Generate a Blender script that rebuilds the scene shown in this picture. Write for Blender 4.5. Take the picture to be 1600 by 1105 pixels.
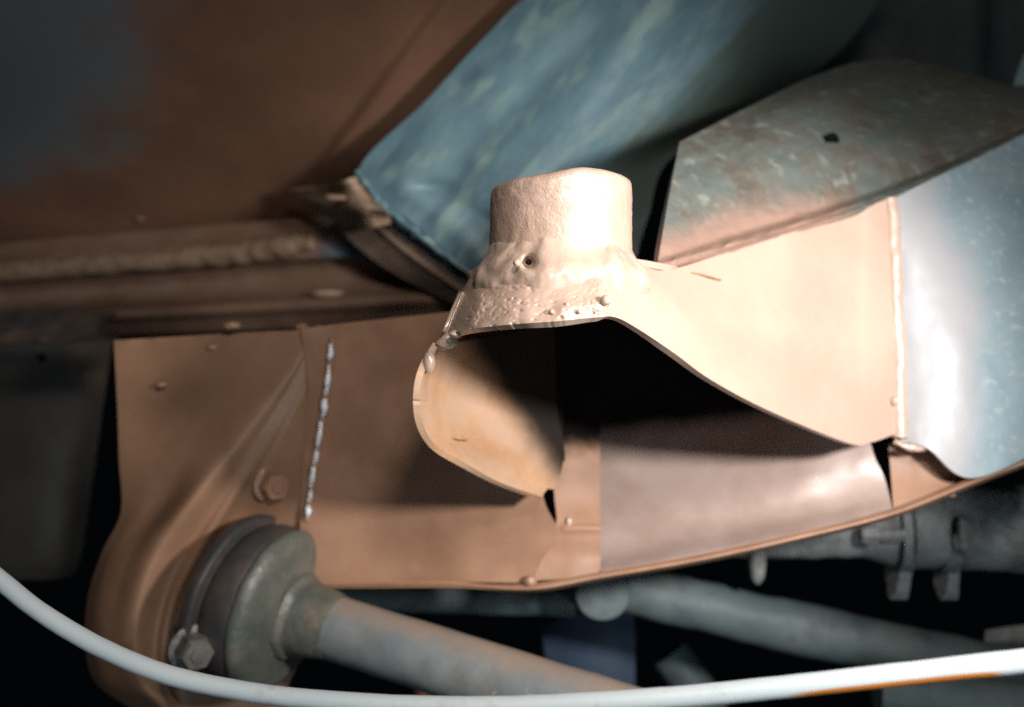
import bpy, bmesh, math, random
from mathutils import Vector, noise, Matrix

for o in list(bpy.data.objects):
    bpy.data.objects.remove(o)
SC = bpy.context.scene
COL = SC.collection
random.seed(7)

# ------------------------------------------------------------------ camera, world, lamps, exposure
F = 1256.0                    # focal length in photograph pixels
CAMZ = 0.36                   # the camera is held low under the car (metres)


def P(u, v, d):
    """photograph direction (u, v) at a depth of d millimetres -> a point in the place (metres)"""
    d = d * 0.001
    return Vector(((u - 800.0) / F * d, d, CAMZ - (v - 552.5) / F * d))


cd = bpy.data.cameras.new('camera')
cam = bpy.data.objects.new('camera', cd)
COL.objects.link(cam)
cam.location = (0, 0, CAMZ)
cam.rotation_euler = (math.radians(90), 0, 0)
cd.sensor_width = 36.0
cd.lens = 36.0 * F / 1600.0
cd.clip_start = 0.005
cd.clip_end = 50
cd.dof.use_dof = True
cd.dof.focus_distance = 0.160
cd.dof.aperture_fstop = 11.5
SC.camera = cam

W = bpy.data.worlds.new('World')
SC.world = W
W.use_nodes = True
W.node_tree.nodes['Background'].inputs[0].default_value = (0.55, 0.75, 1.0, 1)
W.node_tree.nodes['Background'].inputs[1].default_value = 0.0015


def aim(o, loc, target):
    o.location = loc
    o.rotation_euler = (Vector(target) - Vector(loc)).to_track_quat('-Z', 'Y').to_euler()


def lamp(name, kind, loc, target, power, color, size=0.03, cone=60, blend=0.8):
    l = bpy.data.lights.new(name, kind)
    l.energy = power
    l.color = color
    if kind == 'AREA':
        l.shape = 'DISK'
        l.size = size
    else:
        l.shadow_soft_size = size
        l.spot_size = math.radians(cone)
        l.spot_blend = blend
    o = bpy.data.objects.new(name, l)
    COL.objects.link(o)
    aim(o, loc, target)
    return o


# a torch close by on the right, and the inspection lamp above the camera
lamp('torch_light', 'SPOT', (0.152, 0.022, CAMZ + 0.040), P(1110, 560, 215), 4.9, (1.0, 0.975, 0.965), 0.014, 62, 0.8)
lamp('inspection_light', 'AREA', (0.040, -0.020, CAMZ + 0.125), P(700, 640, 245), 0.46, (1.0, 0.96, 0.92), 0.045)
# cool daylight from the open garage door, low behind the camera
lamp('doorway_daylight', 'AREA', (0.25, -0.55, CAMZ - 0.33), P(900, 800, 280), 1.2, (0.72, 0.88, 1.0), 0.5)

SC.view_settings.view_transform = 'Standard'
SC.view_settings.look = 'None'
SC.view_settings.exposure = 0.0
SC.view_settings.gamma = 1.0
SC.render.engine = 'CYCLES'
SC.cycles.max_bounces = 6
SC.cycles.use_denoising = False
SC.cycles.sample_clamp_indirect = 2.0
SC.cycles.caustics_reflective = False
SC.cycles.blur_glossy = 1.0


# ------------------------------------------------------------------ materials
def srgb(r, g, b):
    f = lambda c: (c / 255 / 12.92) if c / 255 <= 0.04045 else ((c / 255 + 0.055) / 1.055) ** 2.4
    return (f(r), f(g), f(b), 1)


def mat(name, c1, c2, scale=60, rough=0.45, c3=None, speck=None, speck_scale=220, speck_amt=0.62,
        bumps=((900, 0.25, 0.0004),), metallic=0.0, rough_var=0.12, grime=None, grime_scale=90, grime_amt=0.55,
        spec=0.5, stretch=None, coat=0.0, speck_masked=False, speck_soft=0.06, matte=False, edge=0.3):
    """painted or dirty metal: two mottled colours, c3 where the paint attribute says, specks, grime, fine relief"""
    m = bpy.data.materials.new(name)
    m.use_nodes = True
    nt = m.node_tree
    N, L = nt.nodes, nt.links
    bs = N['Principled BSDF']
    tc = N.new('ShaderNodeTexCoord')
    vec = tc.outputs['Object']
    if stretch:
        mp = N.new('ShaderNodeMapping')
        mp.vector_type = 'TEXTURE'
        mp.inputs['Scale'].default_value = stretch[0]
        mp.inputs['Rotation'].default_value = stretch[1]
        L.new(vec, mp.inputs[0])
        vec = mp.outputs[0]

    def nz(s, detail=6, r=0.6):
        n = N.new('ShaderNodeTexNoise')
        n.inputs['Scale'].default_value = s
        n.inputs['Detail'].default_value = detail
        n.inputs['Roughness'].default_value = r
        L.new(vec, n.inputs['Vector'])
        return n.outputs['Fac']

    def ramp(x, a, b):
        r = N.new('ShaderNodeMapRange')
        r.interpolation_type = 'SMOOTHSTEP'
        r.inputs[1].default_value = a
        r.inputs[2].default_value = b
        L.new(x, r.inputs[0])
        return r.outputs[0]

    def mix(f, a, b):
        x = N.new('ShaderNodeMix')
        x.data_type = 'RGBA'
        if hasattr(f, 'links'):
            L.new(f, x.inputs[0])
        else:
            x.inputs[0].default_value = f
        for i, c in ((6, a), (7, b)):
            if hasattr(c, 'links'):
                L.new(c, x.inputs[i])
            else:
                x.inputs[i].default_value = c
        return x.outputs[2]

    def mul(a, b):
        x = N.new('ShaderNodeMath')
        x.operation = 'MULTIPLY'
        for i, c in ((0, a), (1, b)):
            if hasattr(c, 'links'):
                L.new(c, x.inputs[i])
            else:
                x.inputs[i].default_value = c
        return x.outputs[0]

    base = mix(ramp(nz(scale), 0.32, 0.68), c1, c2)
    att = None
    if c3 is not None:
        at = N.new('ShaderNodeAttribute')
        at.attribute_name = 'paint'
        # the edge of the masked area is uneven
        add = N.new('ShaderNodeMath')
        add.operation = 'MULTIPLY_ADD'
        L.new(nz(scale * 1.7), add.inputs[0])
        add.inputs[1].default_value = 2 * edge
        add.inputs[2].default_value = -edge
        s = N.new('ShaderNodeMath')
        s.operation = 'ADD'
        L.new(at.outputs['Fac'], s.inputs[0])
        L.new(add.outputs[0], s.inputs[1])
        att = ramp(s.outputs[0], 0.25, 0.75)
    if grime:
        base = mix(mul(ramp(nz(grime_scale, 8, 0.7), grime_amt - 0.12, grime_amt + 0.12), 0.85), base, grime)
    if speck:
        sf = ramp(nz(speck_scale, 3, 0.55), speck_amt, speck_amt + speck_soft)
        if speck_masked and att is not None:
            inv = N.new('ShaderNodeMath')
            inv.operation = 'SUBTRACT'
            inv.inputs[0].default_value = 1.0
            L.new(att, inv.inputs[1])
            sf = mul(sf, inv.outputs[0])
        base = mix(sf, base, speck)
    if att is not None:
        base = mix(att, base, c3)
    L.new(base, bs.inputs['Base Color'])
    rr = N.new('ShaderNodeMapRange')
    rr.inputs[3].default_value = max(0.05, rough - rough_var)
    rr.inputs[4].default_value = min(1, rough + rough_var)
    L.new(nz(scale * 3), rr.inputs[0])
    if matte and att is not None:
        x = N.new('ShaderNodeMath')
        x.operation = 'MULTIPLY_ADD'
        L.new(att, x.inputs[0])
        x.inputs[1].default_value = 0.5
        L.new(rr.outputs[0], x.inputs[2])
        L.new(x.outputs[0], bs.inputs['Roughness'])
    else:
        L.new(rr.outputs[0], bs.inputs['Roughness'])
    bs.inputs['Metallic'].default_value = metallic
    bs.inputs['Specular IOR Level'].default_value = spec
    if matte and att is not None:
        x = N.new('ShaderNodeMath')
        x.operation = 'MULTIPLY_ADD'
        L.new(att, x.inputs[0])
        x.inputs[1].default_value = -0.92 * spec
        x.inputs[2].default_value = spec
        L.new(x.outputs[0], bs.inputs['Specular IOR Level'])
    bs.inputs['Coat Weight'].default_value = coat
    bs.inputs['Coat Roughness'].default_value = 0.25
    prev = None
    for s, st, dist in bumps:
        b = N.new('ShaderNodeBump')
        b.inputs['Strength'].default_value = st
        b.inputs['Distance'].default_value = dist
        L.new(nz(s, 5, 0.6), b.inputs['Height'])
        if prev:
            L.new(prev, b.inputs['Normal'])
        prev = b.outputs[0]
    if prev:
        L.new(prev, bs.inputs['Normal'])
    return m


BR1, BR2 = (0.255, 0.135, 0.080, 1), (0.34, 0.187, 0.115, 1)
M = {}
M['primer'] = mat('brown_primer', BR1, BR2, 40, 0.46, coat=0.25, bumps=((2600, 0.10, 0.0002), (300, 0.05, 0.001)))
M['boss'] = mat('rough_primer', (0.41, 0.275, 0.205, 1), (0.48, 0.33, 0.25, 1), 120, 0.42, c3=(0.62, 0.48, 0.36, 1),
                bumps=((1700, 0.30, 0.0005), (520, 0.25, 0.0010)), spec=0.8, coat=0.5)
M['hood'] = mat('hood_primer', (0.42, 0.285, 0.215, 1), (0.48, 0.335, 0.255, 1), 30, 0.45, bumps=((2600, 0.06, 0.0002),), spec=0.7, coat=0.3)
M['bead'] = mat('glossy_primer', (0.44, 0.305, 0.23, 1), (0.51, 0.365, 0.28, 1), 160, 0.26, bumps=((420, 0.2, 0.0010),), spec=0.8, coat=0.5)
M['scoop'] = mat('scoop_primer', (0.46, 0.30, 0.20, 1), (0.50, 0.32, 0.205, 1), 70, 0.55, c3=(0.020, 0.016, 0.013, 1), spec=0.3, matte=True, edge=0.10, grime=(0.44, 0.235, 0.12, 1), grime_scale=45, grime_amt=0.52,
                 bumps=((1300, 0.18, 0.0005),))  # near-black second colour holds the shade deep in the scoop
M['web'] = mat('web_primer', BR1, BR2, 40, 0.50, c3=(0.010, 0.008, 0.007, 1), spec=0.3, matte=True, bumps=((2600, 0.10, 0.0002), (300, 0.05, 0.001)))  # black second colour is painted shade inside the beam
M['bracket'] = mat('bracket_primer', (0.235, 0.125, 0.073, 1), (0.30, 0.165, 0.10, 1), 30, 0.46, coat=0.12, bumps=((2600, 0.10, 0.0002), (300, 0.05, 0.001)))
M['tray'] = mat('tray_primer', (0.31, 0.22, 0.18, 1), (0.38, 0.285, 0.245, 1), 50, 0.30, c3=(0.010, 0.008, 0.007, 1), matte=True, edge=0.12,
                bumps=((2500, 0.06, 0.0002),), spec=0.6)  # near-black second colour stands for the interior shadow over the tray
M['shell'] = mat('blue_shell_paint', (0.185, 0.265, 0.30, 1), (0.26, 0.34, 0.365, 1), 45, 0.44, c3=(0.315, 0.31, 0.315, 1), coat=0.08,
                 speck=(0.33, 0.385, 0.40, 1), speck_scale=420, speck_amt=0.54, speck_soft=0.16, speck_masked=True,
                 grime=(0.24, 0.31, 0.33, 1), grime_scale=60, grime_amt=0.5, bumps=((700, 0.12, 0.0005),), spec=0.3)
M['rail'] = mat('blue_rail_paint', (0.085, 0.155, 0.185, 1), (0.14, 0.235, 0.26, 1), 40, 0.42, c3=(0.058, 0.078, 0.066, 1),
                speck=(0.20, 0.285, 0.26, 1), speck_scale=60, speck_amt=0.50, speck_soft=0.25, grime=(0.07, 0.112, 0.145, 1), grime_scale=26,
                grime_amt=0.56, bumps=((500, 0.15, 0.0006),), stretch=((0.55, 1, 2.4), (0, math.radians(45), 0)))
M['top'] = mat('grimy_top_plate', (0.10, 0.118, 0.104, 1), (0.165, 0.18, 0.16, 1), 60, 0.55, c3=(0.27, 0.165, 0.122, 1),
               speck=(0.22, 0.235, 0.20, 1), speck_scale=170, speck_amt=0.55, speck_soft=0.2, grime=(0.095, 0.075, 0.055, 1), grime_scale=60,
               grime_amt=0.50, bumps=((260, 0.4, 0.0014), (1200, 0.2, 0.0005)))
M['floor'] = mat('floor_pan_primer', (0.165, 0.083, 0.05, 1), (0.215, 0.108, 0.064, 1), 22, 0.55, c3=(0.15, 0.165, 0.175, 1),
                 speck=(0.10, 0.09, 0.08, 1), speck_scale=60, speck_amt=0.70, bumps=((800, 0.12, 0.0004),))
M['sill'] = mat('sill_primer', (0.20, 0.115, 0.075, 1), (0.24, 0.15, 0.105, 1), 50, 0.5, c3=(0.08, 0.13, 0.165, 1),
                bumps=((500, 0.3, 0.001),))
M['sealer'] = mat('seam_sealer', (0.27, 0.175, 0.115, 1), (0.33, 0.23, 0.15, 1), 90, 0.5, bumps=((420, 0.5, 0.0016),))
M['seam'] = mat('old_sealer', (0.20, 0.13, 0.085, 1), (0.27, 0.185, 0.125, 1), 90, 0.5, bumps=((420, 0.5, 0.0014),))
M['underside'] = mat('rail_underside', (0.08, 0.13, 0.16, 1), (0.11, 0.17, 0.20, 1), 60, 0.5, c3=(0.27, 0.19, 0.14, 1), bumps=((500, 0.3, 0.001),))
M['rubber'] = mat('rubber', (0.030, 0.030, 0.032, 1), (0.085, 0.058, 0.042, 1), 60, 0.5, bumps=((600, 0.2, 0.0006),))
M['cup'] = mat('dull_steel', (0.072, 0.08, 0.068, 1), (0.135, 0.132, 0.105, 1), 80, 0.42, grime=(0.12, 0.075, 0.05, 1),
               grime_scale=70, grime_amt=0.60, bumps=((500, 0.35, 0.0009),), metallic=0.15)
M['shaft'] = mat('grey_shaft_paint', (0.125, 0.145, 0.15, 1), (0.185, 0.195, 0.19, 1), 50, 0.40, c3=(0.25, 0.185, 0.14, 1), grime=(0.13, 0.125, 0.11, 1), grime_scale=55, grime_amt=0.58,
                 speck=(0.33, 0.27, 0.14, 1), speck_scale=110, speck_amt=0.66, bumps=((500, 0.15, 0.0005),))
M['pipe'] = mat('weathered_pipe', (0.19, 0.21, 0.205, 1), (0.31, 0.32, 0.31, 1), 60, 0.55,
                speck=(0.30, 0.36, 0.30, 1), speck_scale=150, speck_amt=0.64, grime=(0.10, 0.075, 0.05, 1), grime_scale=80,
                grime_amt=0.58, bumps=((300, 0.5, 0.0014),), metallic=0.1)
M['arm'] = mat('teal_grey_arm', (0.11, 0.15, 0.15, 1), (0.16, 0.195, 0.185, 1), 35, 0.55,
               speck=(0.085, 0.11, 0.12, 1), speck_scale=60, speck_amt=0.5, speck_soft=0.25, bumps=((300, 0.3, 0.001),))
M['dim'] = mat('dim_blue_panel', (0.05, 0.08, 0.13, 1), (0.07, 0.10, 0.15, 1), 20, 0.6, bumps=())
M['olive'] = mat('olive_grey_panel', (0.075, 0.064, 0.054, 1), (0.095, 0.085, 0.075, 1), 25, 0.6, c3=(0.15, 0.105, 0.075, 1),
                 bumps=((600, 0.1, 0.0004),))
M['arch'] = mat('black_arch', (0.008, 0.012, 0.011, 1), (0.018, 0.026, 0.022, 1), 30, 0.7, bumps=((200, 0.3, 0.001),))
M['rust'] = mat('rusty_red', (0.16, 0.045, 0.02, 1), (0.10, 0.03, 0.02, 1), 60, 0.6, bumps=((300, 0.3, 0.001),))
M['bolt'] = mat('bolt_steel', (0.10, 0.085, 0.072, 1), (0.19, 0.175, 0.155, 1), 140, 0.35, metallic=0.3, bumps=((600, 0.4, 0.0008),))
M['bare'] = mat('weld_glint', (0.74, 0.76, 0.80, 1), (0.84, 0.86, 0.90, 1), 200, 0.3, bumps=((500, 0.4, 0.001),), spec=0.9, coat=0.6)  # near-white colour carries the glint of the weld bead
M['cable'] = mat('white_cable_sheath', (0.70, 0.79, 0.81, 1), (0.76, 0.83, 0.84, 1), 60, 0.42, c3=(0.85, 0.30, 0.06, 1), grime=(0.44, 0.48, 0.48, 1), grime_scale=120, grime_amt=0.66,
                 bumps=((700, 0.05, 0.0003),))  # orange second colour stands for light reflected on the sheath
M['hole'] = mat('black_hole', (0.004, 0.004, 0.004, 1), (0.006, 0.005, 0.005, 1), 60, 0.9, bumps=(), spec=0.1)
M['bristle'] = mat('bristle', (0.20, 0.14, 0.06, 1), (0.26, 0.18, 0.09, 1), 300, 0.4, bumps=())


# ------------------------------------------------------------------ helpers
def finish(name, me, mt, parent=None):
    me.materials.append(mt)
    o = bpy.data.objects.new(name, me)
    COL.objects.link(o)
    if parent is not None:
        o.parent = parent
        # origin of every part at its own middle
        c = sum((Vector(v.co) for v in me.vertices), Vector()) / max(1, len(me.vertices))
        for v in me.vertices:
            v.co -= c
        ch = Matrix.Identity(4)
        o.location = c - world(parent)
    else:
        zs = min(v.co.z for v in me.vertices)
        c = sum((Vector(v.co) for v in me.vertices), Vector()) / max(1, len(me.vertices))
        c.z = zs
        for v in me.vertices:
            v.co -= c
        o.location = c
    return o


def world(o):
    p = Vector((0, 0, 0))
    while o is not None:
        p += o.location
        o = o.parent
    return p


def thing(name, label, cat, loc, group=None):
    o = bpy.data.objects.new(name, None)
    o.empty_display_size = 0.01
    COL.objects.link(o)
    o.location = loc
    return tag(o, label, cat, group)


def tag(o, label, cat, group=None):
    o['label'] = label
    o['category'] = cat
    if group:
        o['group'] = group
    return o


def cr(p, t):
    """Catmull-Rom through a list of tuples, t in 0..1"""
    n = len(p) - 1
    x = min(max(t, 0), 1) * n
    i = min(int(x), n - 1)
    f = x - i
    a = p[i - 1] if i > 0 else [2 * p[0][k] - p[1][k] for k in range(len(p[0]))]
    b, c = p[i], p[i + 1]
    d = p[i + 2] if i + 2 <= n else [2 * p[n][k] - p[n - 1][k] for k in range(len(p[0]))]
    out = []
    for k in range(len(b)):
        A, B, Cc, D = a[k], b[k], c[k], d[k]
        out.append(0.5 * (2 * B + (Cc - A) * f + (2 * A - 5 * B + 4 * Cc - D) * f * f + (3 * B - A - 3 * Cc + D) * f ** 3))
    return out


def fbm(p, s, o=3):
    return noise.fractal(Vector(p) * s, 1.0, 2.0, o)


def sm(x, a, b):
    t = min(max((x - a) / (b - a), 0), 1)
    return t * t * (3 - 2 * t)


def patch(name, rows, na, nb, mt, parent=None, thick=1.2, disp=None, paint=None, linear=False):
    """a sheet-metal panel through rows of (u, v, depth mm); bent smoothly, with real thickness away from the viewer"""
    G, UV, B = [], [], []
    for i in range(na + 1):
        a = i / na
        g, q, h = [], [], []
        for j in range(nb + 1):
            b = j / nb
            if linear:
                pts = [lin(r, b) for r in rows]
                u, v, d = lin(pts, a)
            else:
                pts = [cr(r, b) for r in rows]
                u, v, d = cr(pts, a)
            h.append(P(u, v, d))
            if disp:
                d -= disp(u, v, a, b)
            g.append(P(u, v, d))
            q.append((u, v, a, b))
        G.append(g)
        B.append(h)
        UV.append(q)
    return sheet(name, G, UV, mt, parent, thick, paint, B)


def lin(p, t):
    n = len(p) - 1
    x = min(max(t, 0), 1) * n
    i = min(int(x), n - 1)
    f = x - i
    return [p[i][k] * (1 - f) + p[i + 1][k] * f for k in range(len(p[0]))]


def sheet(name, G, UV, mt, parent, thick, paint, B):
    na, nb = len(G) - 1, len(G[0]) - 1
    camp = Vector((0, 0, CAMZ))
    N = []
    for i in range(na + 1):
        r = []
        for j in range(nb + 1):
            dx = B[min(i + 1, na)][j] - B[max(i - 1, 0)][j]
            dy = B[i][min(j + 1, nb)] - B[i][max(j - 1, 0)]
            n = dx.cross(dy)
            n = n.normalized() if n.length > 1e-12 else (camp - G[i][j]).normalized()
            r.append(n)
        N.append(r)
    # one overall sign: front side towards the viewer
    s = sum((camp - G[i][j]).normalized().dot(N[i][j]) for i in range(na + 1) for j in range(nb + 1))
    sg = 1 if s > 0 else -1
    t = thick * 0.001
    W_ = nb + 1
    verts = [p for r in G for p in r]
    off = len(verts)
    for i in range(na + 1):
        for j in range(nb + 1):
            verts.append(0.35 * (G[i][j] - B[i][j]) + B[i][j] - N[i][j] * sg * t)
    faces = []
    for i in range(na):
        for j in range(nb):
            a, b, c, d = i * W_ + j, i * W_ + j + 1, (i + 1) * W_ + j + 1, (i + 1) * W_ + j
            f = (a, d, c, b) if sg < 0 else (a, b, c, d)
            # cross(dx,dy) with dx along i, dy along j -> (a,d,c,b) faces +N
            f = (a, d, c, b) if sg > 0 else (a, b, c, d)
            faces.append(f)
            faces.append(tuple(x + off for x in reversed(f)))
    rim = [(0 * W_ + j) for j in range(nb + 1)] + [i * W_ + nb for i in range(1, na + 1)] + \
          [na * W_ + j for j in range(nb - 1, -1, -1)] + [i * W_ for i in range(na - 1, 0, -1)]
    for k in range(len(rim)):
        a, b = rim[k], rim[(k + 1) % len(rim)]
        faces.append((a, b, b + off, a + off) if sg > 0 else (b, a, a + off, b + off))
    me = bpy.data.meshes.new(name)
    me.from_pydata([tuple(v) for v in verts], [], faces)
    me.update()
    bm = bmesh.new()
    bm.from_mesh(me)
    bmesh.ops.recalc_face_normals(bm, faces=bm.faces)
    bm.verts.ensure_lookup_table()
    rs = set(rim)
    for e in bm.edges:
        x, y = e.verts[0].index, e.verts[1].index
        if (x in rs and y in rs) or (x - off in rs and y - off in rs):
            e.smooth = False
    for f in bm.faces:
        f.smooth = True
    bm.to_mesh(me)
    bm.free()
    if paint:
        at = me.attributes.new('paint', 'FLOAT', 'POINT')
        vals = [paint(*q) for r in UV for q in r] * 2
        at.data.foreach_set('value', vals)
    return finish(name, me, mt, parent)


def depth_at(rows, u, v):
    """depth of a patch where it crosses the direction (u, v)"""
    best, bd = 1e18, 0
    for j in range(61):
        col = [cr(r, j / 60) for r in rows]
        for i in range(61):
            q = cr(col, i / 60)
            e = (q[0] - u) ** 2 + (q[1] - v) ** 2
            if e < best:
                best, bd = e, (q[2], i / 60, j / 60)
    return bd


def frame_of(dirn):
    d = Vector(dirn).normalized()
    a = Vector((0, 0, 1)) if abs(d.z) < 0.9 else Vector((1, 0, 0))
    x = d.cross(a).normalized()
    return x, d.cross(x).normalized(), d


def tube(name, pts, rad, mt, parent=None, segs=20, sub=8, wob=0.0, wobs=300, paint=None, squash=None):
    """a round bar along points (metres); rad(t) in metres"""
    path = [Vector(cr([tuple(p) for p in pts], k / (sub * (len(pts) - 1)))) for k in range(sub * (len(pts) - 1) + 1)] if len(pts) > 2 \
        else [Vector(pts[0]).lerp(Vector(pts[1]), k / sub) for k in range(sub + 1)]
    n = len(path)
    verts, faces, tv = [], [], []
    x = None
    for k, p in enumerate(path):
        dr = (path[min(k + 1, n - 1)] - path[max(k - 1, 0)]).normalized()
        if x is None:
            x, y, _ = frame_of(dr)
        else:
            x = (x - dr * x.dot(dr)).normalized()
            y = dr.cross(x)
        t = k / (n - 1)
        for s in range(segs):
            a = 2 * math.pi * s / segs
            r = rad(t)
            q = p + (x * math.cos(a) + y * math.sin(a)) * r
            if wob:
                q += (q - p).normalized() * wob * fbm(q, wobs)
            verts.append(q)
            tv.append((t, a, q))
    for k in range(n - 1):
        for s in range(segs):
            s2 = (s + 1) % segs
            faces.append((k * segs + s, k * segs + s2, (k + 1) * segs + s2, (k + 1) * segs + s))
    faces.append(tuple(range(segs - 1, -1, -1)))
    faces.append(tuple((n - 1) * segs + s for s in range(segs)))
    return mesh(name, verts, faces, mt, parent, [paint(*q) for q in tv] if paint else None)


def mesh(name, verts, faces, mt, parent=None, paint=None, sharp=40):
    me = bpy.data.meshes.new(name)
    me.from_pydata([tuple(v) for v in verts], [], faces)
    me.update()
    bm = bmesh.new()
    bm.from_mesh(me)
    bmesh.ops.recalc_face_normals(bm, faces=bm.faces)
    for f in bm.faces:
        f.smooth = True
    for e in bm.edges:
        if len(e.link_faces) == 2 and e.calc_face_angle(0) > math.radians(sharp):
            e.smooth = False
    bm.to_mesh(me)
    bm.free()
    if paint:
        at = me.attributes.new('paint', 'FLOAT', 'POINT')
        at.data.foreach_set('value', paint)
    return finish(name, me, mt, parent)


def lathe(name, base, axis, prof, mt, parent=None, segs=48, wob=0.0, wobs=300, sub=1, paint=None, sharp=40, warp=None):
    """turn a profile [(s, r)...] in mm about an axis"""
    x, y, d = frame_of(axis)
    pr = []
    for k in range(len(prof) - 1):
        for q in range(sub):
            f = q / sub
            pr.append((prof[k][0] * (1 - f) + prof[k + 1][0] * f, prof[k][1] * (1 - f) + prof[k + 1][1] * f))
    pr.append(prof[-1])
    verts, faces, pv = [], [], []
    for s, r in pr:
        for k in range(segs):
            a = 2 * math.pi * k / segs
            q = base + d * s * 0.001 + (x * math.cos(a) + y * math.sin(a)) * r * 0.001
            if wob and r > 0.5:
                q += (x * math.cos(a) + y * math.sin(a)) * wob * fbm(q, wobs, 4)
            if warp:
                q = q + d * warp(q - base, s)
            verts.append(q)
            pv.append((s, r, a))
    n = len(pr)
    for i in range(n - 1):
        for k in range(segs):
            k2 = (k + 1) % segs
            faces.append((i * segs + k, i * segs + k2, (i + 1) * segs + k2, (i + 1) * segs + k))
    faces.append(tuple(range(segs)))
    faces.append(tuple((n - 1) * segs + k for k in range(segs)))
    return mesh(name, verts, faces, mt, parent, [paint(*q) for q in pv] if paint else None, sharp)


def blob(name, c, r, mt, parent=None, sq=(1, 1, 1), wob=0.15, wobs=700, lev=3):
    bm = bmesh.new()
    bmesh.ops.create_icosphere(bm, subdivisions=lev, radius=1)
    for v in bm.verts:
        n = 1 + wob * fbm(v.co * r * 0.001 + c, wobs)
        v.co = Vector((v.co.x * sq[0], v.co.y * sq[1], v.co.z * sq[2])) * (r * 0.001 * n) + c
    for f in bm.faces:
        f.smooth = True
    me = bpy.data.meshes.new(name)
    bm.to_mesh(me)
    bm.free()
    return finish(name, me, mt, parent)


def hexbolt(name, base, axis, r, h, mt, parent, washer=True):
    o = lathe(name, base, axis, [(-3, r * 0.6), (0, r * 1.35), (0.8, r * 1.35), (0.81, r)] if False else
              [(-12, r * 0.62), (-0.2, r * 0.62), (0, r), (h * 0.8, r), (h, r * 0.86), (h, r * 0.5), (h + 0.6, r * 0.42)], mt, parent, segs=6, sharp=25)
    if washer:
        lathe('washer', base - Vector(axis).normalized() * 0.0012, axis, [(0, r * 1.28), (1.0, r * 1.28), (1.25, r * 1.2)], mt, o, segs=24)
    return o


# ------------------------------------------------------------------ floor pan, chassis rail, sill and far panels
def floor_disp(u, v, a, b):
    # a shallow joggle that follows the rail
    x = (u - 690) * 0.80 + (v - 0) * 0.60
    return 5.0 * sm(x, -10, 12)


def floor_paint(u, v, a, b):
    # bare grey-blue patch towards the far left corner
    return 1.0 * (1 - sm(u + 0.25 * v, -120, 560)) * (1 - sm(v, 200, 400))


fl = patch('floor_pan', [[(-160, -90, 292), (200, -90, 290), (500, -90, 288), (760, -90, 290), (980, -90, 300)],
                         [(-160, 110, 345), (200, 108, 343), (440, 106, 341), (650, 104, 338), (820, 100, 334)],
                         [(-160, 265, 402), (200, 258, 400), (400, 252, 398), (550, 245, 372), (690, 235, 362)],
                         [(-160, 410, 462), (200, 385, 456), (380, 364, 450), (480, 352, 430), (640, 350, 400)]],
           70, 110, M['floor'], None, 1.2, floor_disp, floor_paint)
tag(fl, 'large brown primed floor pan with grey blue patch above the ribbed seam', 'car floor')

rail = thing('chassis_rail', 'weathered blue box rail rising diagonally behind the round boss', 'chassis rail', P(760, 420, 330))


def rail_disp(u, v, a, b):
    p = P(u, v, 320)
    k = 0.45 * fbm(p, 45)
    k += 1.5 * math.exp(-((b - 0.12) / 0.06) ** 2)         # raised lip along the left edge
    k += 5.0 * sm(b, 0.25, 0.45) - 5 * sm(b, 0.45, 0.65)
    k -= 2.2 * math.exp(-(((u - 680) / 26) ** 2 + ((v - 292) / 9) ** 2))   # a dent
    return k


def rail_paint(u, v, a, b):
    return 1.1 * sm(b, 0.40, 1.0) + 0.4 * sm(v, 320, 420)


patch('outer_wall', [[(905, -90, 276), (1000, -90, 274), (1120, -90, 276), (1260, -90, 292), (1430, -90, 330)],
                     [(770, 45, 300), (900, 40, 297), (1030, 50, 295), (1170, 60, 304), (1330, 60, 345)],
                     [(668, 155, 318), (800, 160, 313), (930, 180, 308), (1080, 170, 312), (1220, 150, 348)],
                     [(560, 270, 335), (690, 280, 328), (840, 300, 320), (960, 270, 318), (1052, 245, 326)],
                     [(640, 345, 333), (760, 350, 326), (860, 380, 319), (950, 350, 316), (1014, 335, 318)],
                     [(742, 432, 328), (820, 440, 322), (900, 450, 317), (950, 445, 314), (984, 440, 314)]],
      100, 100, M['rail'], rail, 1.5, rail_disp, rail_paint)


def ret_paint(u, v, a, b):
    return 0.1 + 1.0 * sm(a, 0.1, 0.6)


patch('end_return', [[(556, 272, 335.5), (600, 322, 334), (640, 347, 333.5), (742, 434, 328.5), (800, 470, 326)],
                     [(535, 296, 350), (584, 345, 348), (635, 390, 345), (722, 452, 340), (790, 488, 336)],
                     [(508, 330, 372), (556, 384, 368), (620, 430, 364), (700, 470, 356), (780, 505, 345)]],
      30, 50, M['underside'], rail, 1.2, lambda u, v, a, b: 0.8 * fbm(P(u, v, 340), 90) + 1.5 * math.exp(-((a - 0.55) / 0.05) ** 2), ret_paint)
tube('edge_sealer', [P(557, 268, 333), P(585, 305, 332), P(612, 332, 331), P(680, 385, 328), P(745, 436, 325)],
     lambda t: 0.0013 * (1 - 0.4 * t), M['rail'], rail, 10, 10, 0.0010, 330)

# crumpled tab where floor, sill and rail meet
tab = thing('crumpled_tab', 'crumpled pointed sheet tab at the lower corner of the blue rail', 'metal tab', P(530, 340, 340))


def tab_disp(u, v, a, b):
    return 3.0 * math.sin(a * 9.5 + b * 3) * (0.3 + b) + 1.6 * fbm(P(u, v, 340), 140)


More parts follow.
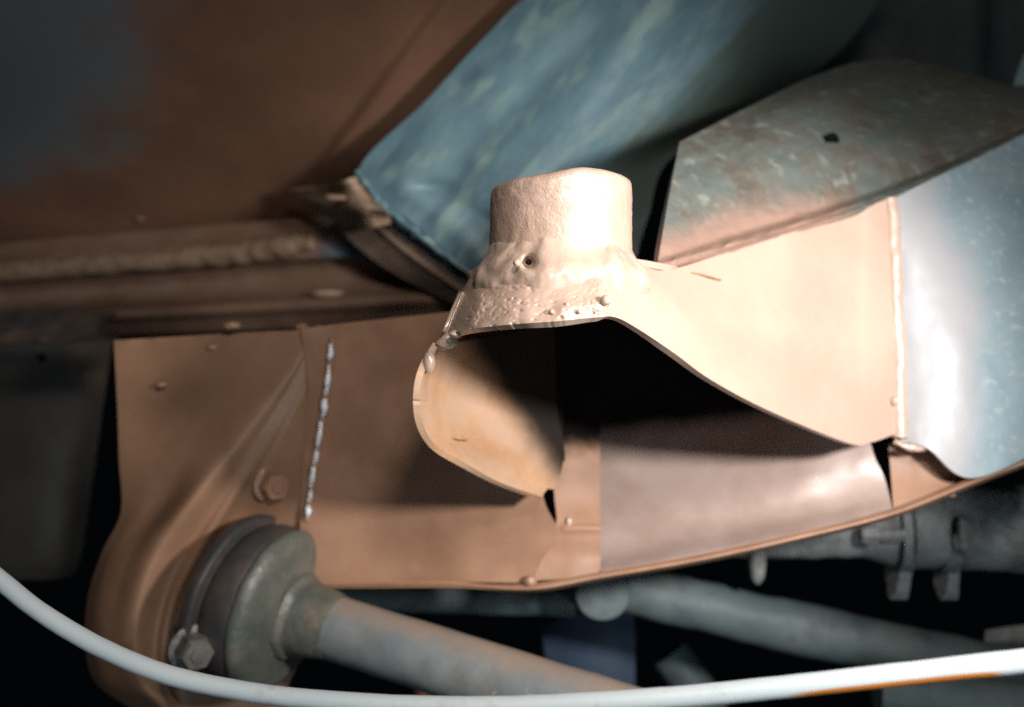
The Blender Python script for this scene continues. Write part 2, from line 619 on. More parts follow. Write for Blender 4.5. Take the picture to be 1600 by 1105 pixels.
patch('fold', [[(447, 296, 392), (490, 290, 370), (530, 284, 338), (556, 276, 334)],
               [(455, 299, 386), (500, 304, 362), (545, 302, 334), (590, 318, 330)],
               [(470, 312, 384), (510, 322, 360), (560, 328, 335), (606, 336, 330)],
               [(500, 336, 384), (535, 350, 362), (575, 356, 338), (610, 350, 333)]],
      60, 60, M['sealer'], tab, 1.0, tab_disp)
for (u, v, r) in ((522, 309, 2.6), (566, 330, 2.4), (606, 345, 2.0)):
    blob('sealer_lump', P(u, v, 340), r, M['sill'], tab, (1.8, 0.8, 0.5), 0.6, 200)

sill = thing('sill_rail', 'dark stepped sill rail with ribbed seam running in from the left edge', 'sill', P(300, 500, 380))


def sill_paint(u, v, a, b):
    return 0.75 * sm(u, 430, 560) * (1 - sm(v - 0.0 * u, 395, 440)) + 0.55 * (1 - sm(u, 120, 240)) * sm(v, 440, 500) + 0.35 * sm(u, 640, 700)


cols = [-120, 60, 240, 400, 520, 640, 760]


def srow(v0, v1, d):
    return [(u, v0 + (v1 - v0) * (u + 0.0) / 500.0, d + 52 - 66 * sm(u, 250, 720)) for u in cols]


patch('step_panel', [srow(380, 338, 390), srow(400, 360, 384), srow(408, 368, 381), srow(438, 402, 379), srow(446, 410, 392),
                     srow(470, 436, 396), srow(486, 456, 390), srow(492, 468, 378), srow(506, 480, 377), srow(512, 492, 384), srow(530, 512, 392)],
      66, 60, M['sill'], sill, 1.2, lambda u, v, a, b: 1.0 * fbm(P(u, v, 380), 70), sill_paint)
tube('ribbed_seam', [P(-120, 432, 429), P(60, 421, 427), P(200, 410, 424), P(340, 399, 417), P(430, 388, 406), P(490, 379, 396)],
     lambda t: 0.0058 * (1 - 0.35 * sm(t, 0.85, 1)), M['seam'], sill, 16, 26, 0.0012, 110)
blob('rivet', P(512, 459, 396), 5.5, M['sealer'], sill, (1.5, 0.8, 0.38), 0.1)
blob('rivet', P(218, 342, 436), 2.4, M['floor'], sill, (1.2, 0.8, 0.7), 0.2)

side = thing('side_panel', 'dim olive grey panel with a small hole at the far left edge', 'panel', P(70, 900, 345))
patch('skin', [[(-140, 530, 420), (20, 535, 418), (110, 535, 417), (176, 530, 416)],
               [(-140, 700, 423), (20, 700, 421), (100, 705, 425), (152, 700, 437)],
               [(-140, 860, 427), (20, 860, 425), (90, 865, 431), (128, 860, 449)],
               [(-140, 905, 431), (20, 905, 430), (80, 905, 437), (112, 900, 455)]],
      50, 50, M['olive'], side, 1.2, lambda u, v, a, b: 0.6 * fbm(P(u, v, 345), 50), lambda u, v, a, b: sm(u, 60, 150) * (1 - sm(v, 560, 680)))
lathe('hole', P(65, 559, 417), (0, -1, 0), [(-0.6, 2.1), (0.5, 2.1), (0.6, 1.8), (0.1, 1.5)], M['hole'], side, 16)
patch('top_bracket', [[(-140, 492, 356), (60, 486, 352), (180, 488, 350)], [(-140, 515, 350), (60, 512, 346), (150, 516, 345)],
                      [(-140, 536, 345), (60, 535, 341.5), (185, 527, 340)]], 20, 40, M['rubber'], side, 1.2,
      lambda u, v, a, b: 1.5 * fbm(P(u, v, 345), 120))

arch = patch('wheel_arch', [[(1120, -120, 420), (1350, -120, 410), (1560, -120, 400), (1760, -120, 390)],
                            [(1090, 60, 440), (1350, 60, 430), (1560, 60, 420), (1760, 60, 400)],
                            [(1040, 240, 450), (1350, 240, 440), (1560, 240, 430), (1760, 240, 410)]],
             30, 40, M['arch'], None, 1.5, lambda u, v, a, b: 6 * fbm(P(u, v, 420), 14) - 10 * sm(u, 1530, 1570))
tag(arch, 'near black wheel arch panel in the upper right corner', 'wheel arch')
brk = patch('edge_bracket', [[(1600, 85, 330), (1640, 70, 326), (1700, 60, 322)], [(1588, 118, 330), (1640, 110, 326), (1700, 100, 322)],
                             [(1584, 134, 330), (1640, 134, 326), (1700, 130, 322)]], 10, 14, M['arm'], None, 1.5)
tag(brk, 'small grey metal corner showing at the right edge below the black arch', 'bracket')

# ------------------------------------------------------------------ the axle beam
beam = thing('axle_beam', 'brown primed hollow axle beam with blue right shell, spanning the picture behind the hooded bracket', 'axle beam', P(900, 900, 245))


def fp_disp(u, v, a, b):
    return 0.5 * fbm(P(u, v, 240), 40)


patch('front_plate', [[(470, 514, 250), (540, 505, 248), (640, 494, 242), (720, 486, 238), (812, 478, 238)],
                      [(480, 600, 251), (560, 600, 248), (660, 600, 242), (740, 600, 239), (818, 600, 238)],
                      [(474, 700, 252), (560, 700, 249), (660, 700, 243), (750, 700, 239), (832, 700, 237)],
                      [(470, 790, 253), (560, 790, 250), (660, 790, 244), (760, 790, 239), (850, 786, 236)],
                      [(468, 840, 253), (560, 840, 250), (660, 840, 244), (760, 840, 239), (870, 834, 236)],
                      [(466, 880, 252), (560, 880, 249), (660, 880, 244), (750, 880, 239), (846, 872, 236)],
                      [(464, 912, 250), (560, 912, 247), (660, 911, 242), (740, 910, 237), (826, 911, 234)]],
      80, 80, M['primer'], beam, 1.6, fp_disp)
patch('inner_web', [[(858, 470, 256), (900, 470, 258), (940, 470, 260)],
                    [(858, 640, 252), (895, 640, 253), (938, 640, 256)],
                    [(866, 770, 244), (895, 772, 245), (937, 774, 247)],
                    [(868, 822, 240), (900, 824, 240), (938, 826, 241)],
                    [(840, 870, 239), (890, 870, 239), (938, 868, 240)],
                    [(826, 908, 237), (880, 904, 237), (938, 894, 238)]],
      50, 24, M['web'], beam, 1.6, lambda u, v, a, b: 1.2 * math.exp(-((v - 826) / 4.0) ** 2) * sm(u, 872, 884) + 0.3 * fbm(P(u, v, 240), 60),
      lambda u, v, a, b: 1.1 * (1 - sm(v, 620, 770)))  # shade painted on the upper web, fading downwards
blob('weld_spatter', P(889, 816, 240), 1.2, M['bead'], beam, (0.8, 0.8, 1.2))
blob('weld_spatter', P(897, 828, 240), 1.0, M['bead'], beam, (1.1, 0.8, 0.8))
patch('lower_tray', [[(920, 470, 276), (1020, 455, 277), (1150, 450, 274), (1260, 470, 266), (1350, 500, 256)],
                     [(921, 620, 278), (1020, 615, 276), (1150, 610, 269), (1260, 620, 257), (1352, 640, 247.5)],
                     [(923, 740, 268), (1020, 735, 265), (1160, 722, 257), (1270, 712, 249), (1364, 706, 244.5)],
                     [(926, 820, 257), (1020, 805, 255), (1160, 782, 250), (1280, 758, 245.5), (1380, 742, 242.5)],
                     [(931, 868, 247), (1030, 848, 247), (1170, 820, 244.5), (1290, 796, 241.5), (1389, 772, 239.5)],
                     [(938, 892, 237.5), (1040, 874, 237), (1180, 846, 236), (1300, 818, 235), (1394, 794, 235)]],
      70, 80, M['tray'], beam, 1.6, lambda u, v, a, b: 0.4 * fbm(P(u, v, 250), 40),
      lambda u, v, a, b: 1.1 * (1 - sm(v + 0.10 * (u - 1000), 600, 735)))  # interior shadow painted across the upper tray
# folded lip along the lower edge
lip = [(460, 912, 251), (560, 912, 247), (700, 911, 239.5), (826, 912, 234), (940, 893, 236), (1090, 867, 235.5), (1240, 834, 235), (1394, 795, 234.5), (1520, 746, 236), (1640, 700, 236)]
offs = ((0, 0, -0.2), (3, 1.2, -1.2), (8, 4, -2.4), (12, 5.5, -1.0), (15, 4.5, 3))


def lip_row(k):
    o = offs[k]
    return [(u, v + o[0] * (0.35 if u < 800 else 1), d + o[2]) for (u, v, d) in lip]


patch('folded_lip', [lip_row(k) for k in range(5)], 12, 150, M['primer'], beam, 1.0,
      lambda u, v, a, b: 0.5 * fbm(P(u, v, 236), 90))
blob('lip_lump', P(828, 908, 233), 2.0, M['primer'], beam, (1.0, 0.7, 0.8))


def top_disp(u, v, a, b):
    k = 1.6 * fbm(P(u, v, 260), 55) + 0.6 * fbm(P(u, v, 260), 260)
    k -= 7 * sm(a, 0.78, 1.0) ** 2 * sm(u, 1120, 1300)
    k += 5.0 * math.sin(math.pi * min(1, max(0, (a - 0.15) / 0.85))) * sm(u, 1080, 1250)
    k += 2.4 * math.exp(-((a - 0.10) / 0.05) ** 2) * (0.7 + 0.6 * fbm(P(u, v, 250), 180))    # sealed seam above the fold
    k -= 1.5 * math.exp(-((a - 0.20) / 0.05) ** 2)
    k -= 1.2 * math.exp(-(((u - 1299) / 20) ** 2 + ((v - 223) / 12) ** 2))
    return k


TOP = [[(1024, 424, 188), (1120, 397, 208), (1250, 357, 228), (1390, 309, 246), (1500, 257, 254), (1660, 178, 262)],
                    [(1030, 396, 196), (1122, 364, 218), (1250, 326, 240), (1390, 282, 260), (1500, 240, 268), (1660, 170, 272)],
                    [(1043, 320, 210), (1135, 280, 232), (1260, 245, 255), (1390, 215, 274), (1500, 195, 282), (1660, 160, 282)],
                    [(1054, 262, 226), (1150, 215, 254), (1275, 165, 282), (1390, 140, 302), (1500, 145, 306), (1660, 154, 298)],
                    [(1062, 222, 244), (1175, 165, 280), (1290, 112, 316), (1390, 92, 336), (1500, 112, 334), (1660, 158, 312)]]
patch('top_plate', TOP, 90, 130, M['top'], beam, 1.8, top_disp,
      lambda u, v, a, b: 1.15 * (1 - sm(a, 0.0, 0.62)) * (1 - sm(u, 1150, 1480)))
hd, ha, hb = depth_at(TOP, 1299, 223)
hd -= top_disp(1299, 223, ha, hb)
hn = (P(1289, 229, depth_at(TOP, 1289, 229)[0]) - P(1299, 223, hd)).cross(P(1309, 229, depth_at(TOP, 1309, 229)[0]) - P(1299, 223, hd)) * 1e6
hn = hn if hn.y < 0 else -hn
lathe('drain_hole', P(1299, 223, hd), hn, [(-2, 2.7), (0.25, 2.7), (0.35, 2.3), (0.1, 1.8)], M['hole'], beam, 24, 0.0006, 260)
patch('right_shell', [[(1398, 310, 247), (1440, 288, 250), (1520, 250, 254), (1660, 180, 261)],
                      [(1402, 380, 245.2), (1440, 370, 244), (1520, 350, 246), (1660, 320, 250)],
                      [(1404, 500, 243.3), (1440, 490, 241.5), (1520, 480, 240), (1660, 460, 243)],
                      [(1407, 620, 241), (1450, 615, 238.3), (1520, 605, 236.5), (1660, 580, 238)],
                      [(1407, 690, 238.2), (1450, 701, 234.8), (1520, 747, 232.5), (1660, 688, 234)]],
      70, 60, M['shell'], beam, 1.6, lambda u, v, a, b: 0.35 * fbm(P(u, v, 245), 50) + 0.15 * fbm(P(u, v, 245), 200) * sm(u, 1480, 1600),
      lambda u, v, a, b: 0.85 * (1 - sm(u - 0.05 * v, 1360, 1540)) + 0.55 * math.exp(-((u - 1500) / 75) ** 2 - ((v - 510) / 170) ** 2) + 0.35 * sm(v, 560, 740) * (1 - sm(u, 1480, 1640)))
patch('end_gusset', [[(1388, 694, 246), (1420, 690, 245), (1450, 704, 243), (1516, 750, 240)],
                     [(1392, 740, 244), (1420, 742, 243), (1450, 745, 241.5), (1500, 762, 239.5)],
                     [(1396, 796, 239), (1420, 789, 239), (1450, 779, 238.5), (1490, 768, 238)]], 20, 20, M['web'], beam, 1.6, None, lambda u, v, a, b: -0.5)
tube('weld_seam', [P(1390, 312, 247), P(1396, 400, 244.8), P(1400, 500, 242.9), P(1404, 600, 241.2), P(1405, 684, 238.6)],
     lambda t: 0.0023, M['hood'], beam, 16, 24, 0.0004, 240)
blob('weld_spatter', P(1398, 627, 237.5), 1.3, M['bead'], beam)
tube('torn_lip', [P(1398, 690, 238), P(1412, 697, 236.5), P(1430, 700, 236.5), P(1444, 700, 237.5)], lambda t: 0.0010, M['bead'], beam, 10, 8, 0.0004, 400)

# ------------------------------------------------------------------ hooded bracket with the threaded boss
hood = thing('hooded_bracket', 'pale primed sheet hood with round upright boss on top and torn open mouth', 'bracket', P(880, 600, 190))
hc = [((684, 543, 178), (702, 492, 179), (733, 436, 183)), ((706, 522, 168), (722, 476, 170.5), (750, 422, 176)),
      ((745, 513, 159), (752, 468, 162.5), (780, 412, 169)), ((800, 507, 153.5), (805, 460, 157), (825, 408, 164)),
      ((870, 502, 151), (873, 457, 155), (878, 404, 162)), ((930, 496, 152.5), (932, 452, 156), (935, 405, 164)),
      ((962, 496, 156), (975, 451, 160.5), (980, 410, 169)), ((1000, 516, 165), (1010, 463, 168.5), (1010, 418, 178)),
      ((1055, 553, 178), (1052, 493, 182), (1046, 422, 190)), ((1110, 593, 190), (1115, 500, 196), (1120, 400, 209)),
      ((1200, 641, 204), (1200, 510, 212), (1210, 371, 223)), ((1325, 692, 225), (1318, 520, 232), (1320, 334, 239)),
      ((1362, 691, 232), (1360, 520, 237), (1362, 320, 243)), ((1402, 677, 238), (1398, 520, 241), (1390, 310, 246))]


def ridge(u, v, pts, wd):
    best = 1e9
    for (a, b), (c, d) in zip(pts[:-1], pts[1:]):
        t = min(max(((u - a) * (c - a) + (v - b) * (d - b)) / ((c - a) ** 2 + (d - b) ** 2), 0), 1)
        best = min(best, math.hypot(u - a - t * (c - a), v - b - t * (d - b)))
    return math.exp(-(best / wd) ** 2)


def hood_disp(u, v, a, b):
    p = P(u, v, 165)
    w = 1 - sm(u, 985, 1050)
    k = w * (0.24 * fbm(p, 200, 3) + 0.055 * fbm(p, 1100, 3))
    k += 0.35 * w * (1 - sm(a, 0.0, 0.15)) * fbm(p, 300, 2)           # ragged cut edge
    k -= 1.2 * w * max(0, noise.noise(p * 1900) - 0.30)             # pits
    k -= 0.5 * w * max(0, noise.noise(p * 900) - 0.34)
    # runs of weld metal
    k += 1.3 * ridge(u, v, ((925, 405), (938, 430), (946, 462), (938, 482)), 17) * (0.8 + 0.4 * fbm(p, 300))
    k += 0.8 * ridge(u, v, ((880, 485), (930, 474), (962, 486), (1000, 505)), 11)
    k += 0.7 * ridge(u, v, ((735, 445), (752, 470), (735, 505)), 9)
    return k


rows = [[c[i] for c in hc] for i in range(3)]
# a ragged lower edge on the skirt, smooth along the right wall
patch('sheet_hood', rows, 70, 330, M['hood'], hood, 1.7, hood_disp)
bc = P(875, 400, 176)
bc.z = CAMZ + 0.0185


def bossprof():
    return [(-4, 15.6), (0, 15.6), (14, 15.4), (16.8, 15.35), (17.8, 15.2), (18.5, 14.85), (18.95, 14.3), (19.15, 13.6), (19.2, 12.6), (19.1, 9.2), (18.2, 8.6), (2, 8.6)]


lathe('threaded_boss', bc, (0.01, -0.02, 1), bossprof(), M['boss'], hood, 220, 0.00016, 380, 14, None, 60,
      lambda q, s: sm(s, 9, 18.5) * (-0.0015 * sm(-q.x * 0.8 - q.y * 0.6, 0.004, 0.0135) + 0.0008 * fbm(q, 70, 2)))

# weld bead: a lumpy fillet from the foot of the boss out to the sheet
verts, faces, n1 = [], [], 300
prof = [(5.0, 14.9), (4.2, 15.5), (3.2, 16.0), (2.2, 16.7), (1.2, 17.5), (0.2, 18.3), (-0.8, 18.9), (-1.8, 19.3), (-3.2, 19.6), (-5.0, 19.6), (-6.5, 19.2), (-8.5, 18.2)]
pf = [lin(prof, k / 33) for k in range(34)]
n2 = len(pf)
for i in range(n1):
    a = 2 * math.pi * i / n1
    cdir = Vector((math.cos(a), math.sin(a), 0))
    lump = 0.0014 * fbm(cdir * 0.017, 130, 2)
    for j, (h, r) in enumerate(pf):
        q = bc + cdir * (r * 0.001 + lump * sm(5 - h, 0, 5)) + Vector((0, 0, h * 0.001 * (1 + 0.25 * fbm(cdir * 0.02, 90, 2))))
        q += cdir * (0.0007 * fbm(q, 170, 2) + 0.00012 * fbm(q, 600, 2))
        for hu, hv, hr, hd in ((826, 409, 0.0010, 0.0050), (945, 386, 0.0009, 0.0013), (760, 425, 0.0012, 0.0010), (1003, 404, 0.0010, 0.0008)):
            uu = q.x / q.y * F + 800
            vv = 552.5 - (q.z - CAMZ) / q.y * F
            if q.y < bc.y:
                dd = math.hypot((uu - hu), (vv - hv)) / F * q.y
                q = q + Vector((0, 1, 0)) * hd * math.exp(-(dd / hr) ** 2)
        verts.append(q)
for i in range(n1):
    for j in range(n2 - 1):
        i2 = (i + 1) % n1
        faces.append((i * n2 + j, i2 * n2 + j, i2 * n2 + j + 1, i * n2 + j + 1))
mesh('weld_bead', verts, faces, M['bead'], hood)
for (u, v, d, r) in ((947, 469, 152.6, 1.1), (1001, 440, 168, 1.0), (886, 477, 152.6, 0.6), (862, 487, 152.0, 0.5), (808, 411, 158.3, 0.8), (985, 426, 163.5, 0.6), (905, 487, 151.4, 0.5)):
    blob('spatter_ball', P(u, v, d), r, M['bead'], hood, (1, 1, 1), 0.08)
blob('pinhole', P(826, 410, 160.0), 0.60, M['hole'], hood, (1, 0.6, 1), 0.3, 900)
# strip of plate edge standing at the left of the skirt
patch('side_strip', [[(717, 453, 178), (703, 487, 178), (689, 522, 178), (685, 545, 180)],
                     [(722, 456, 173.5), (709, 488, 172.5), (696, 521, 171.5), (690, 543, 176)],
                     [(727, 460, 174), (714, 490, 173.5), (702, 520, 173), (693, 542, 177)]], 8, 30, M['bead'], hood, 1.2,
      lambda u, v, a, b: 0.5 * fbm(P(u, v, 176), 420))
blob('edge_lump', P(699, 532, 171), 1.9, M['boss'], hood, (1.1, 0.8, 0.8), 0.5, 420)
blob('edge_lump', P(711, 523, 167), 1.2, M['boss'], hood, (1.2, 0.8, 0.7), 0.5, 420)

# the left cheek: a hollow scoop that curls back to the beam
sc_rows = [[(686, 540, 182), (664, 578, 180.5), (656, 618, 180), (660, 660, 182), (680, 694, 187), (724, 722, 196), (782, 754, 211), (848, 777, 227)],
           [(697, 540, 194), (680, 578, 194), (673, 618, 195), (679, 655, 197), (700, 685, 201), (742, 712, 208), (794, 742, 217), (850, 771, 229)],
           [(740, 530, 213), (728, 575, 215), (724, 618, 217), (730, 648, 218), (748, 675, 219), (778, 700, 222), (816, 730, 224), (856, 764, 231)],
           [(800, 520, 228), (795, 570, 230), (794, 615, 231), (800, 645, 231), (810, 670, 231), (826, 694, 231), (846, 724, 230), (866, 763, 232)],
           [(866, 505, 234), (868, 560, 236), (870, 610, 237), (872, 645, 237), (876, 668, 236), (880, 690, 235), (882, 712, 234.5), (876, 742, 233.5)]]


def sc_disp(u, v, a, b):
    p = P(u, v, 190)
    k = 0.35 * fbm(p, 180) * (1 - sm(a, 0.1, 0.5)) + 0.25 * fbm(p, 60)
    k -= 1.4 * math.exp(-((v - 628) / 1.8) ** 2) * (1 - sm(u, 666, 674))       # small crack at the rim
    return k


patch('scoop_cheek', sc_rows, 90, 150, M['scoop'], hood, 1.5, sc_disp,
      lambda u, v, a, b: 1.0 * sm(u - 0.70 * (v - 640), 690, 900))  # painted shade, deepening towards the back of the cheek
patch('hood_roof', [[(733, 437, 184), (780, 414, 176), (878, 410, 172), (980, 414, 177), (1046, 424, 190)],
                    [(742, 432, 205), (800, 424, 206), (880, 420, 206), (980, 426, 206), (1085, 424, 208)],
                    [(745, 456, 240), (820, 446, 240), (900, 440, 240), (1010, 440, 240), (1200, 396, 240)],
                    [(740, 470, 292), (820, 460, 292), (900, 455, 292), (1050, 440, 292), (1390, 430, 292)]], 24, 30, M['hood'], hood, 1.5)  # unseen hood top, carried far back to block lamp light from the interior
blob('paint_drip', P(671, 566, 181.2), 1.9, M['bead'], hood, (0.75, 0.8, 1.35), 0.12, 300)
tube('drip_thread', [P(722, 681, 201), P(735, 683, 203), P(752, 682, 206.5)], lambda t: 0.00022, M['scoop'], hood, 8, 6)
tube('inner_seam', [P(872, 540, 238), P(874, 600, 239), P(877, 660, 238.5), P(880, 720, 236.5)], lambda t: 0.0005, M['web'], hood, 8, 8, 0.0003, 300, lambda t, a, q: 0.75)  # darkened with the painted shade of the web

# ------------------------------------------------------------------ mounting bracket at the left
mb = thing('mounting_bracket', 'brown primed mounting bracket with rolled flange and two bolts at the left', 'bracket', P(300, 1080, 258))
br = [[(178, 532, 262), (260, 527, 260), (380, 520, 256), (484, 516, 252), (496, 519, 252), (502, 522, 252.5), (508, 526, 253), (522, 514, 249)],
      [(181, 590, 262), (255, 588, 260), (350, 585, 255), (446, 578, 250.3), (462, 588, 251.2), (472, 596, 251.9), (482, 604, 252.5), (513, 590, 250)],
      [(184, 650, 262), (245, 650, 260), (320, 648, 254), (402, 638, 248.3), (424, 652, 250.2), (436, 662, 251.4), (450, 675, 252.8), (505, 662, 251.5)],
      [(186, 720, 262), (230, 720, 259), (284, 716, 253), (352, 706, 246.2), (378, 722, 249.6), (392, 734, 251.4), (410, 748, 254.5), (496, 735, 252.5)],
      [(189, 800, 262), (215, 797, 258), (252, 790, 254), (302, 776, 244.5), (332, 794, 250.5), (346, 806, 251.2), (372, 822, 258), (488, 805, 254)],
      [(160, 862, 262), (178, 864, 256.5), (205, 862, 251.5), (250, 852, 245), (284, 868, 251), (300, 880, 250.4), (330, 896, 258), (486, 870, 258)],
      [(138, 930, 262), (155, 930, 255), (182, 928, 250), (220, 920, 244.5), (256, 930, 250.5), (272, 940, 250), (308, 952, 258), (480, 950, 260)],
      [(133, 1000, 262), (150, 1000, 254.5), (172, 998, 249.5), (208, 995, 245), (242, 1000, 250.5), (258, 1008, 250), (296, 1020, 258), (470, 1020, 260)],
      [(146, 1062, 263), (162, 1064, 256), (186, 1064, 251.5), (216, 1062, 248), (244, 1066, 252), (260, 1072, 252), (296, 1082, 258), (450, 1075, 260)],
      [(190, 1098, 266), (204, 1098, 262), (224, 1098, 258), (246, 1100, 255), (266, 1102, 256), (280, 1106, 256), (310, 1112, 260), (440, 1110, 262)],
      [(240, 1125, 272), (250, 1128, 268), (266, 1130, 264), (282, 1132, 262), (298, 1134, 262), (310, 1138, 262), (330, 1140, 264), (440, 1140, 266)]]
patch('pressed_plate', br, 110, 110, M['bracket'], mb, 2.0,
      lambda u, v, a, b: 0.35 * fbm(P(u, v, 255), 40) + 0.7 * fbm(P(u, v, 255), 200) * (1 - sm(a, 0.0, 0.015)))
for (u, v, r) in ((332, 543, 1.5), (252, 601, 1.4), (362, 509, 2.2), (472, 511, 1.8), (500, 516, 2.2)):
    blob('weld_spatter', P(u, v, 257.5 if u < 340 else 254), r, M['primer'], mb, (1.2, 0.9, 0.7), 0.2)
# bright weld line: a row of short dashes, their glint put into a white colour
wl = [(517, 538, 515, 562), (514, 570, 509, 616), (508, 624, 504, 650), (501, 658, 496, 698), (495, 704, 491, 724), (490, 730, 485, 760), (485, 766, 482, 784), (482, 790, 479, 808)]
tube('weld_line', [P(520, 530, 248.6), P(508, 620, 249.6), P(497, 690, 250.6), P(479, 812, 252.6)], lambda t: 0.0013, M['primer'], mb, 12, 16, 0.0005, 300)
for (u0, v0, u1, v1) in wl:
    ws = random.uniform(0.55, 1.05)
    t0 = (v0 - 540) / 260
    d = 247.6 + 3.6 * t0
    tube('weld_glint', [P(u0, v0, d), P((u0 + u1) / 2 + 1, (v0 + v1) / 2, d - 0.6), P(u1, v1, d + 0.1)],
         lambda t: ws * (0.00045 + 0.0008 * math.sin(math.pi * (0.08 + 0.84 * t))), M['bare'], mb, 12, 10, 0.0004, 300)
ax = Vector((0.90, -0.32, -0.158)).normalized()
hexbolt('bolt', P(425, 757, 256), Vector((0.62, -0.75, -0.1)), 4.6, 5.0, M['primer'], mb)
hexbolt('bolt', P(300, 1012, 227), Vector((0.62, -0.78, -0.1)), 5.0, 6.0, M['bolt'], mb)

# ------------------------------------------------------------------ the bar with its rubber bush
bar = thing('tie_bar', 'grey painted round bar in a dished rubber bush bolted to the left bracket', 'tie bar', P(360, 1060, 258))
A = P(384, 936, 250)
lathe('seat_ring', A, ax, [(-3, 25.6), (-0.8, 26.2), (0.2, 26.3), (1.0, 25.8), (1.4, 23)], M['rubber'], bar, 64, 0.0004, 120)
lathe('rubber_bush', A, ax, [(1.0, 22.5), (3, 24.0), (6, 24.7), (9, 24.7), (11, 24.3), (13, 23.4)], M['rubber'], bar, 64, 0.0003, 100, 2)
lathe('dished_cup', A, ax, [(11.6, 23.9), (12.4, 24.4), (13.4, 24.4), (14.6, 23.8), (15.6, 22.8), (16.8, 20.5), (17.8, 16.5), (18.6, 12.8), (18.8, 9)], M['cup'], bar, 72, 0.0005, 120, 2)
lathe('hub_nut', A, ax, [(17, 13.0), (20, 12.6), (21.5, 11.2), (25, 10.8), (29, 10.2), (33, 9.3)], M['cup'], bar, 40, 0.0006, 140, 3)
blob('mud_lump', P(470, 994, 236), 1.6, M['sealer'], bar, (1, 0.8, 1), 0.4, 250)
blob('mud_lump', P(484, 1010, 235), 1.2, M['sealer'], bar, (1, 0.8, 1), 0.4, 250)
B0, B1 = A + ax * 0.026, A + ax * 0.215
tube('round_bar', [B0, B0.lerp(B1, 0.5), B1], lambda t: 0.0091, M['shaft'], bar, 48, 20, 0.00025, 90,
     lambda t, a, q: 0.62 * sm((q - (B0.lerp(B1, t))).normalized().z, 0.2, 1.0))

# ------------------------------------------------------------------ pipes and arms low in the dark
ex = thing('exhaust_pipe', 'weathered grey pipe with a double bolted flange joint at lower right', 'pipe', P(1440, 900, 305))
tube('pipe_tube', [P(1080, 826, 318), P(1230, 822, 312), P(1440, 820, 306), P(1700, 830, 300)],
     lambda t: 0.0120 + 0.0042 * sm(t, 0.50, 0.62), M['pipe'], ex, 36, 18, 0.0010, 110)
xd = (P(1470, 822, 305) - P(1400, 822, 308)).normalized()
for u, d in ((1404, 304), (1470, 302)):
    # lobed flange plate: an oval with two ears
    c = P(u, 838, d)
    v_, f_, n = [], [], 40
    for w in (-0.0024, 0.0024):
        for k in range(n):
            a = 2 * math.pi * k / n
            r = 0.0165 + 0.0075 * (max(0, math.cos(a + math.pi / 2 - 0.2)) ** 6) + 0.003 * max(0, math.cos(a - math.pi / 2)) ** 4
            q = c + Vector((0, 0, 1)) * math.sin(a) * r + Vector((0.25, -0.97, 0)).normalized() * math.cos(a) * 0.0060 + xd * w * (1 + 0.25 * math.sin(a * 3))
            q.x += -0.0025 * math.sin(a) * (1 if u > 1440 else -0.2)
            v_.append(q + Vector((1, 0, 0)) * 0.0006 * fbm(q, 200))
    for k in range(n):
        k2 = (k + 1) % n
        f_.append((k, k2, n + k2, n + k))
    f_.append(tuple(range(n - 1, -1, -1)))
    f_.append(tuple(range(n, 2 * n)))
    mesh('flange', v_, f_, M['pipe'], ex)
    lathe('clamp_band', P(u, 821, d + 2) - xd * 0.0028, xd, [(0, 15.8), (0.4, 17.2), (5.2, 17.3), (5.6, 15.8)], M['pipe'], ex, 40, 0.0005, 160)
lathe('clamp_bolt', P(1352, 836, 292), xd, [(-1.5, 2.6), (0, 3.4), (4, 3.4), (4.4, 2.2), (13, 2.2)], M['pipe'], ex, 6)
lathe('clamp_collar', P(1416, 826, 300), xd, [(0, 13.5), (2, 14.2), (9, 14.2), (11, 13.5)], M['pipe'], ex, 40, 0.0008, 200)
blob('rust_scab', P(1505, 838, 284), 4.6, M['pipe'], ex, (0.8, 0.4, 1.5), 0.5, 200)
blob('hanging_tab', P(1183, 874, 306), 4.4, M['pipe'], ex, (0.75, 0.6, 2.0), 0.15, 200)

la = thing('suspension_arm', 'long teal grey diagonal arm with a round pivot, half hidden under the beam', 'arm', P(1200, 1000, 320))
tube('arm_bar', [P(930, 905, 330), P(1100, 948, 326), P(1350, 1004, 318), P(1700, 1082, 306)], lambda t: 0.0098 + 0.0006 * t, M['arm'], la, 28, 14, 0.0008, 70)
lathe('pivot', P(933, 918, 312), (0.1, -1, 0.1), [(-30, 11.2), (8, 11.2), (10.5, 10), (11.5, 7), (11.8, 2)], M['arm'], la, 40, 0.0004, 100)
tube('cross_tube', [P(420, 930, 345), P(640, 936, 340), P(900, 944, 332)], lambda t: 0.0054, M['arm'], la, 24, 10, 0.0006, 70)

tank = patch('background_tank', [[(845, 985, 420), (890, 962, 412), (940, 955, 408), (990, 958, 410)],
                                 [(850, 1010, 414), (900, 1010, 405), (950, 1010, 402), (992, 1010, 405)],
                                 [(860, 1110, 414), (900, 1110, 405), (950, 1110, 402), (992, 1110, 405)],
                                 [(860, 1180, 420), (900, 1180, 412), (950, 1180, 408), (992, 1180, 410)]], 20, 20, M['dim'], None, 3,
             lambda u, v, a, b: 0.5 * fbm(P(u, v, 400), 40))
tag(tank, 'dim dark blue panel far behind the grey bar, low in the middle', 'panel')
strut = tube('far_strut', [P(1046, 1020, 400), P(1085, 1075, 395), P(1125, 1150, 390)], lambda t: 0.010, M['arm'], None, 20, 8)
tag(strut, 'dim grey strut end just above the white cable, right of the dark blue panel', 'strut')
hose = tube('rusty_hose', [P(655, 1040, 420), P(662, 1090, 415), P(672, 1170, 410)], lambda t: 0.0045, M['rust'], None, 14, 8, 0.0008, 150)
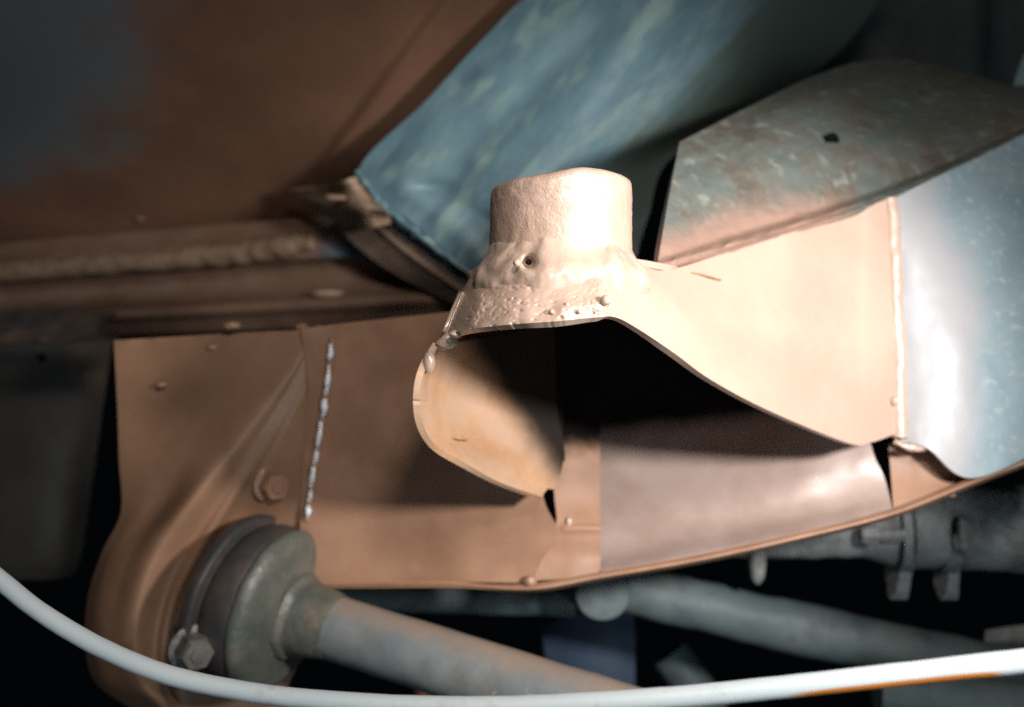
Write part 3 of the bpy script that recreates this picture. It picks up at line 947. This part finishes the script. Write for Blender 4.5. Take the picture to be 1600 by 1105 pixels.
tag(hose, 'rusty red rod in the dark under the grey bar, above the cable', 'rod')
blk = patch('lower_block', [[(1540, 985, 330), (1590, 978, 326), (1680, 970, 320)], [(1540, 1008, 328), (1590, 1004, 324), (1680, 1000, 318)],
                            [(1556, 1022, 332), (1600, 1022, 328), (1680, 1020, 322)]], 12, 16, M['pipe'], None, 3)
tag(blk, 'blurred purplish grey block at the right edge above the white cable', 'block')
low = tube('low_tube', [P(1370, 1078, 300), P(1480, 1090, 296), P(1700, 1112, 290)], lambda t: 0.0085, M['arm'], None, 24, 10, 0.0006, 100)
tag(low, 'dim grey tube under the right end of the white cable', 'tube')

# ------------------------------------------------------------------ cable and a stray bristle
cab = tube('power_cable', [P(-140, 790, 172), P(-50, 866, 166), P(0, 906, 162), P(60, 954, 158), P(150, 1008, 154), P(260, 1054, 150), P(400, 1083, 147), P(550, 1098, 143),
                           P(700, 1104, 140), P(850, 1102, 137), P(1050, 1090, 133), P(1250, 1071, 129), P(1430, 1051, 125), P(1600, 1033, 121), P(1760, 1012, 118)],
           lambda t: 0.00172, M['cable'], None, 24, 10, 0.00006, 200,
           lambda t, a, q: 0.0)
at = cab.data.attributes['paint']
vals = []
for v in cab.data.vertices:
    q = v.co + cab.location
    u = q.x / q.y * F + 800
    # orange reflected light painted along the underside near its right end
    vals.append(1.0 * sm(u, 1180, 1330) * (1 - sm(u, 1520, 1600)))
# centre line height for the underside test
ring = 24
co = [cab.location + v.co for v in cab.data.vertices]
for k in range(0, len(co), ring):
    c = sum(co[k:k + ring], Vector()) / ring
    for s in range(ring):
        vals[k + s] *= 1.2 * sm(-(co[k + s] - c).normalized().z, 0.0, 0.4)
at.data.foreach_set('value', vals)
tag(cab, 'thin white cable sagging across the bottom in front of everything', 'cable')
bris = tube('stray_bristle', [P(u, v, depth_at(rows, u, v)[0] - 0.15) for u, v in ((1072, 426), (1092, 429), (1112, 434), (1126, 438))], lambda t: 0.00028, M['bristle'], None, 8, 6)
tag(bris, 'tiny curved bristle stuck in the paint right of the boss', 'bristle')
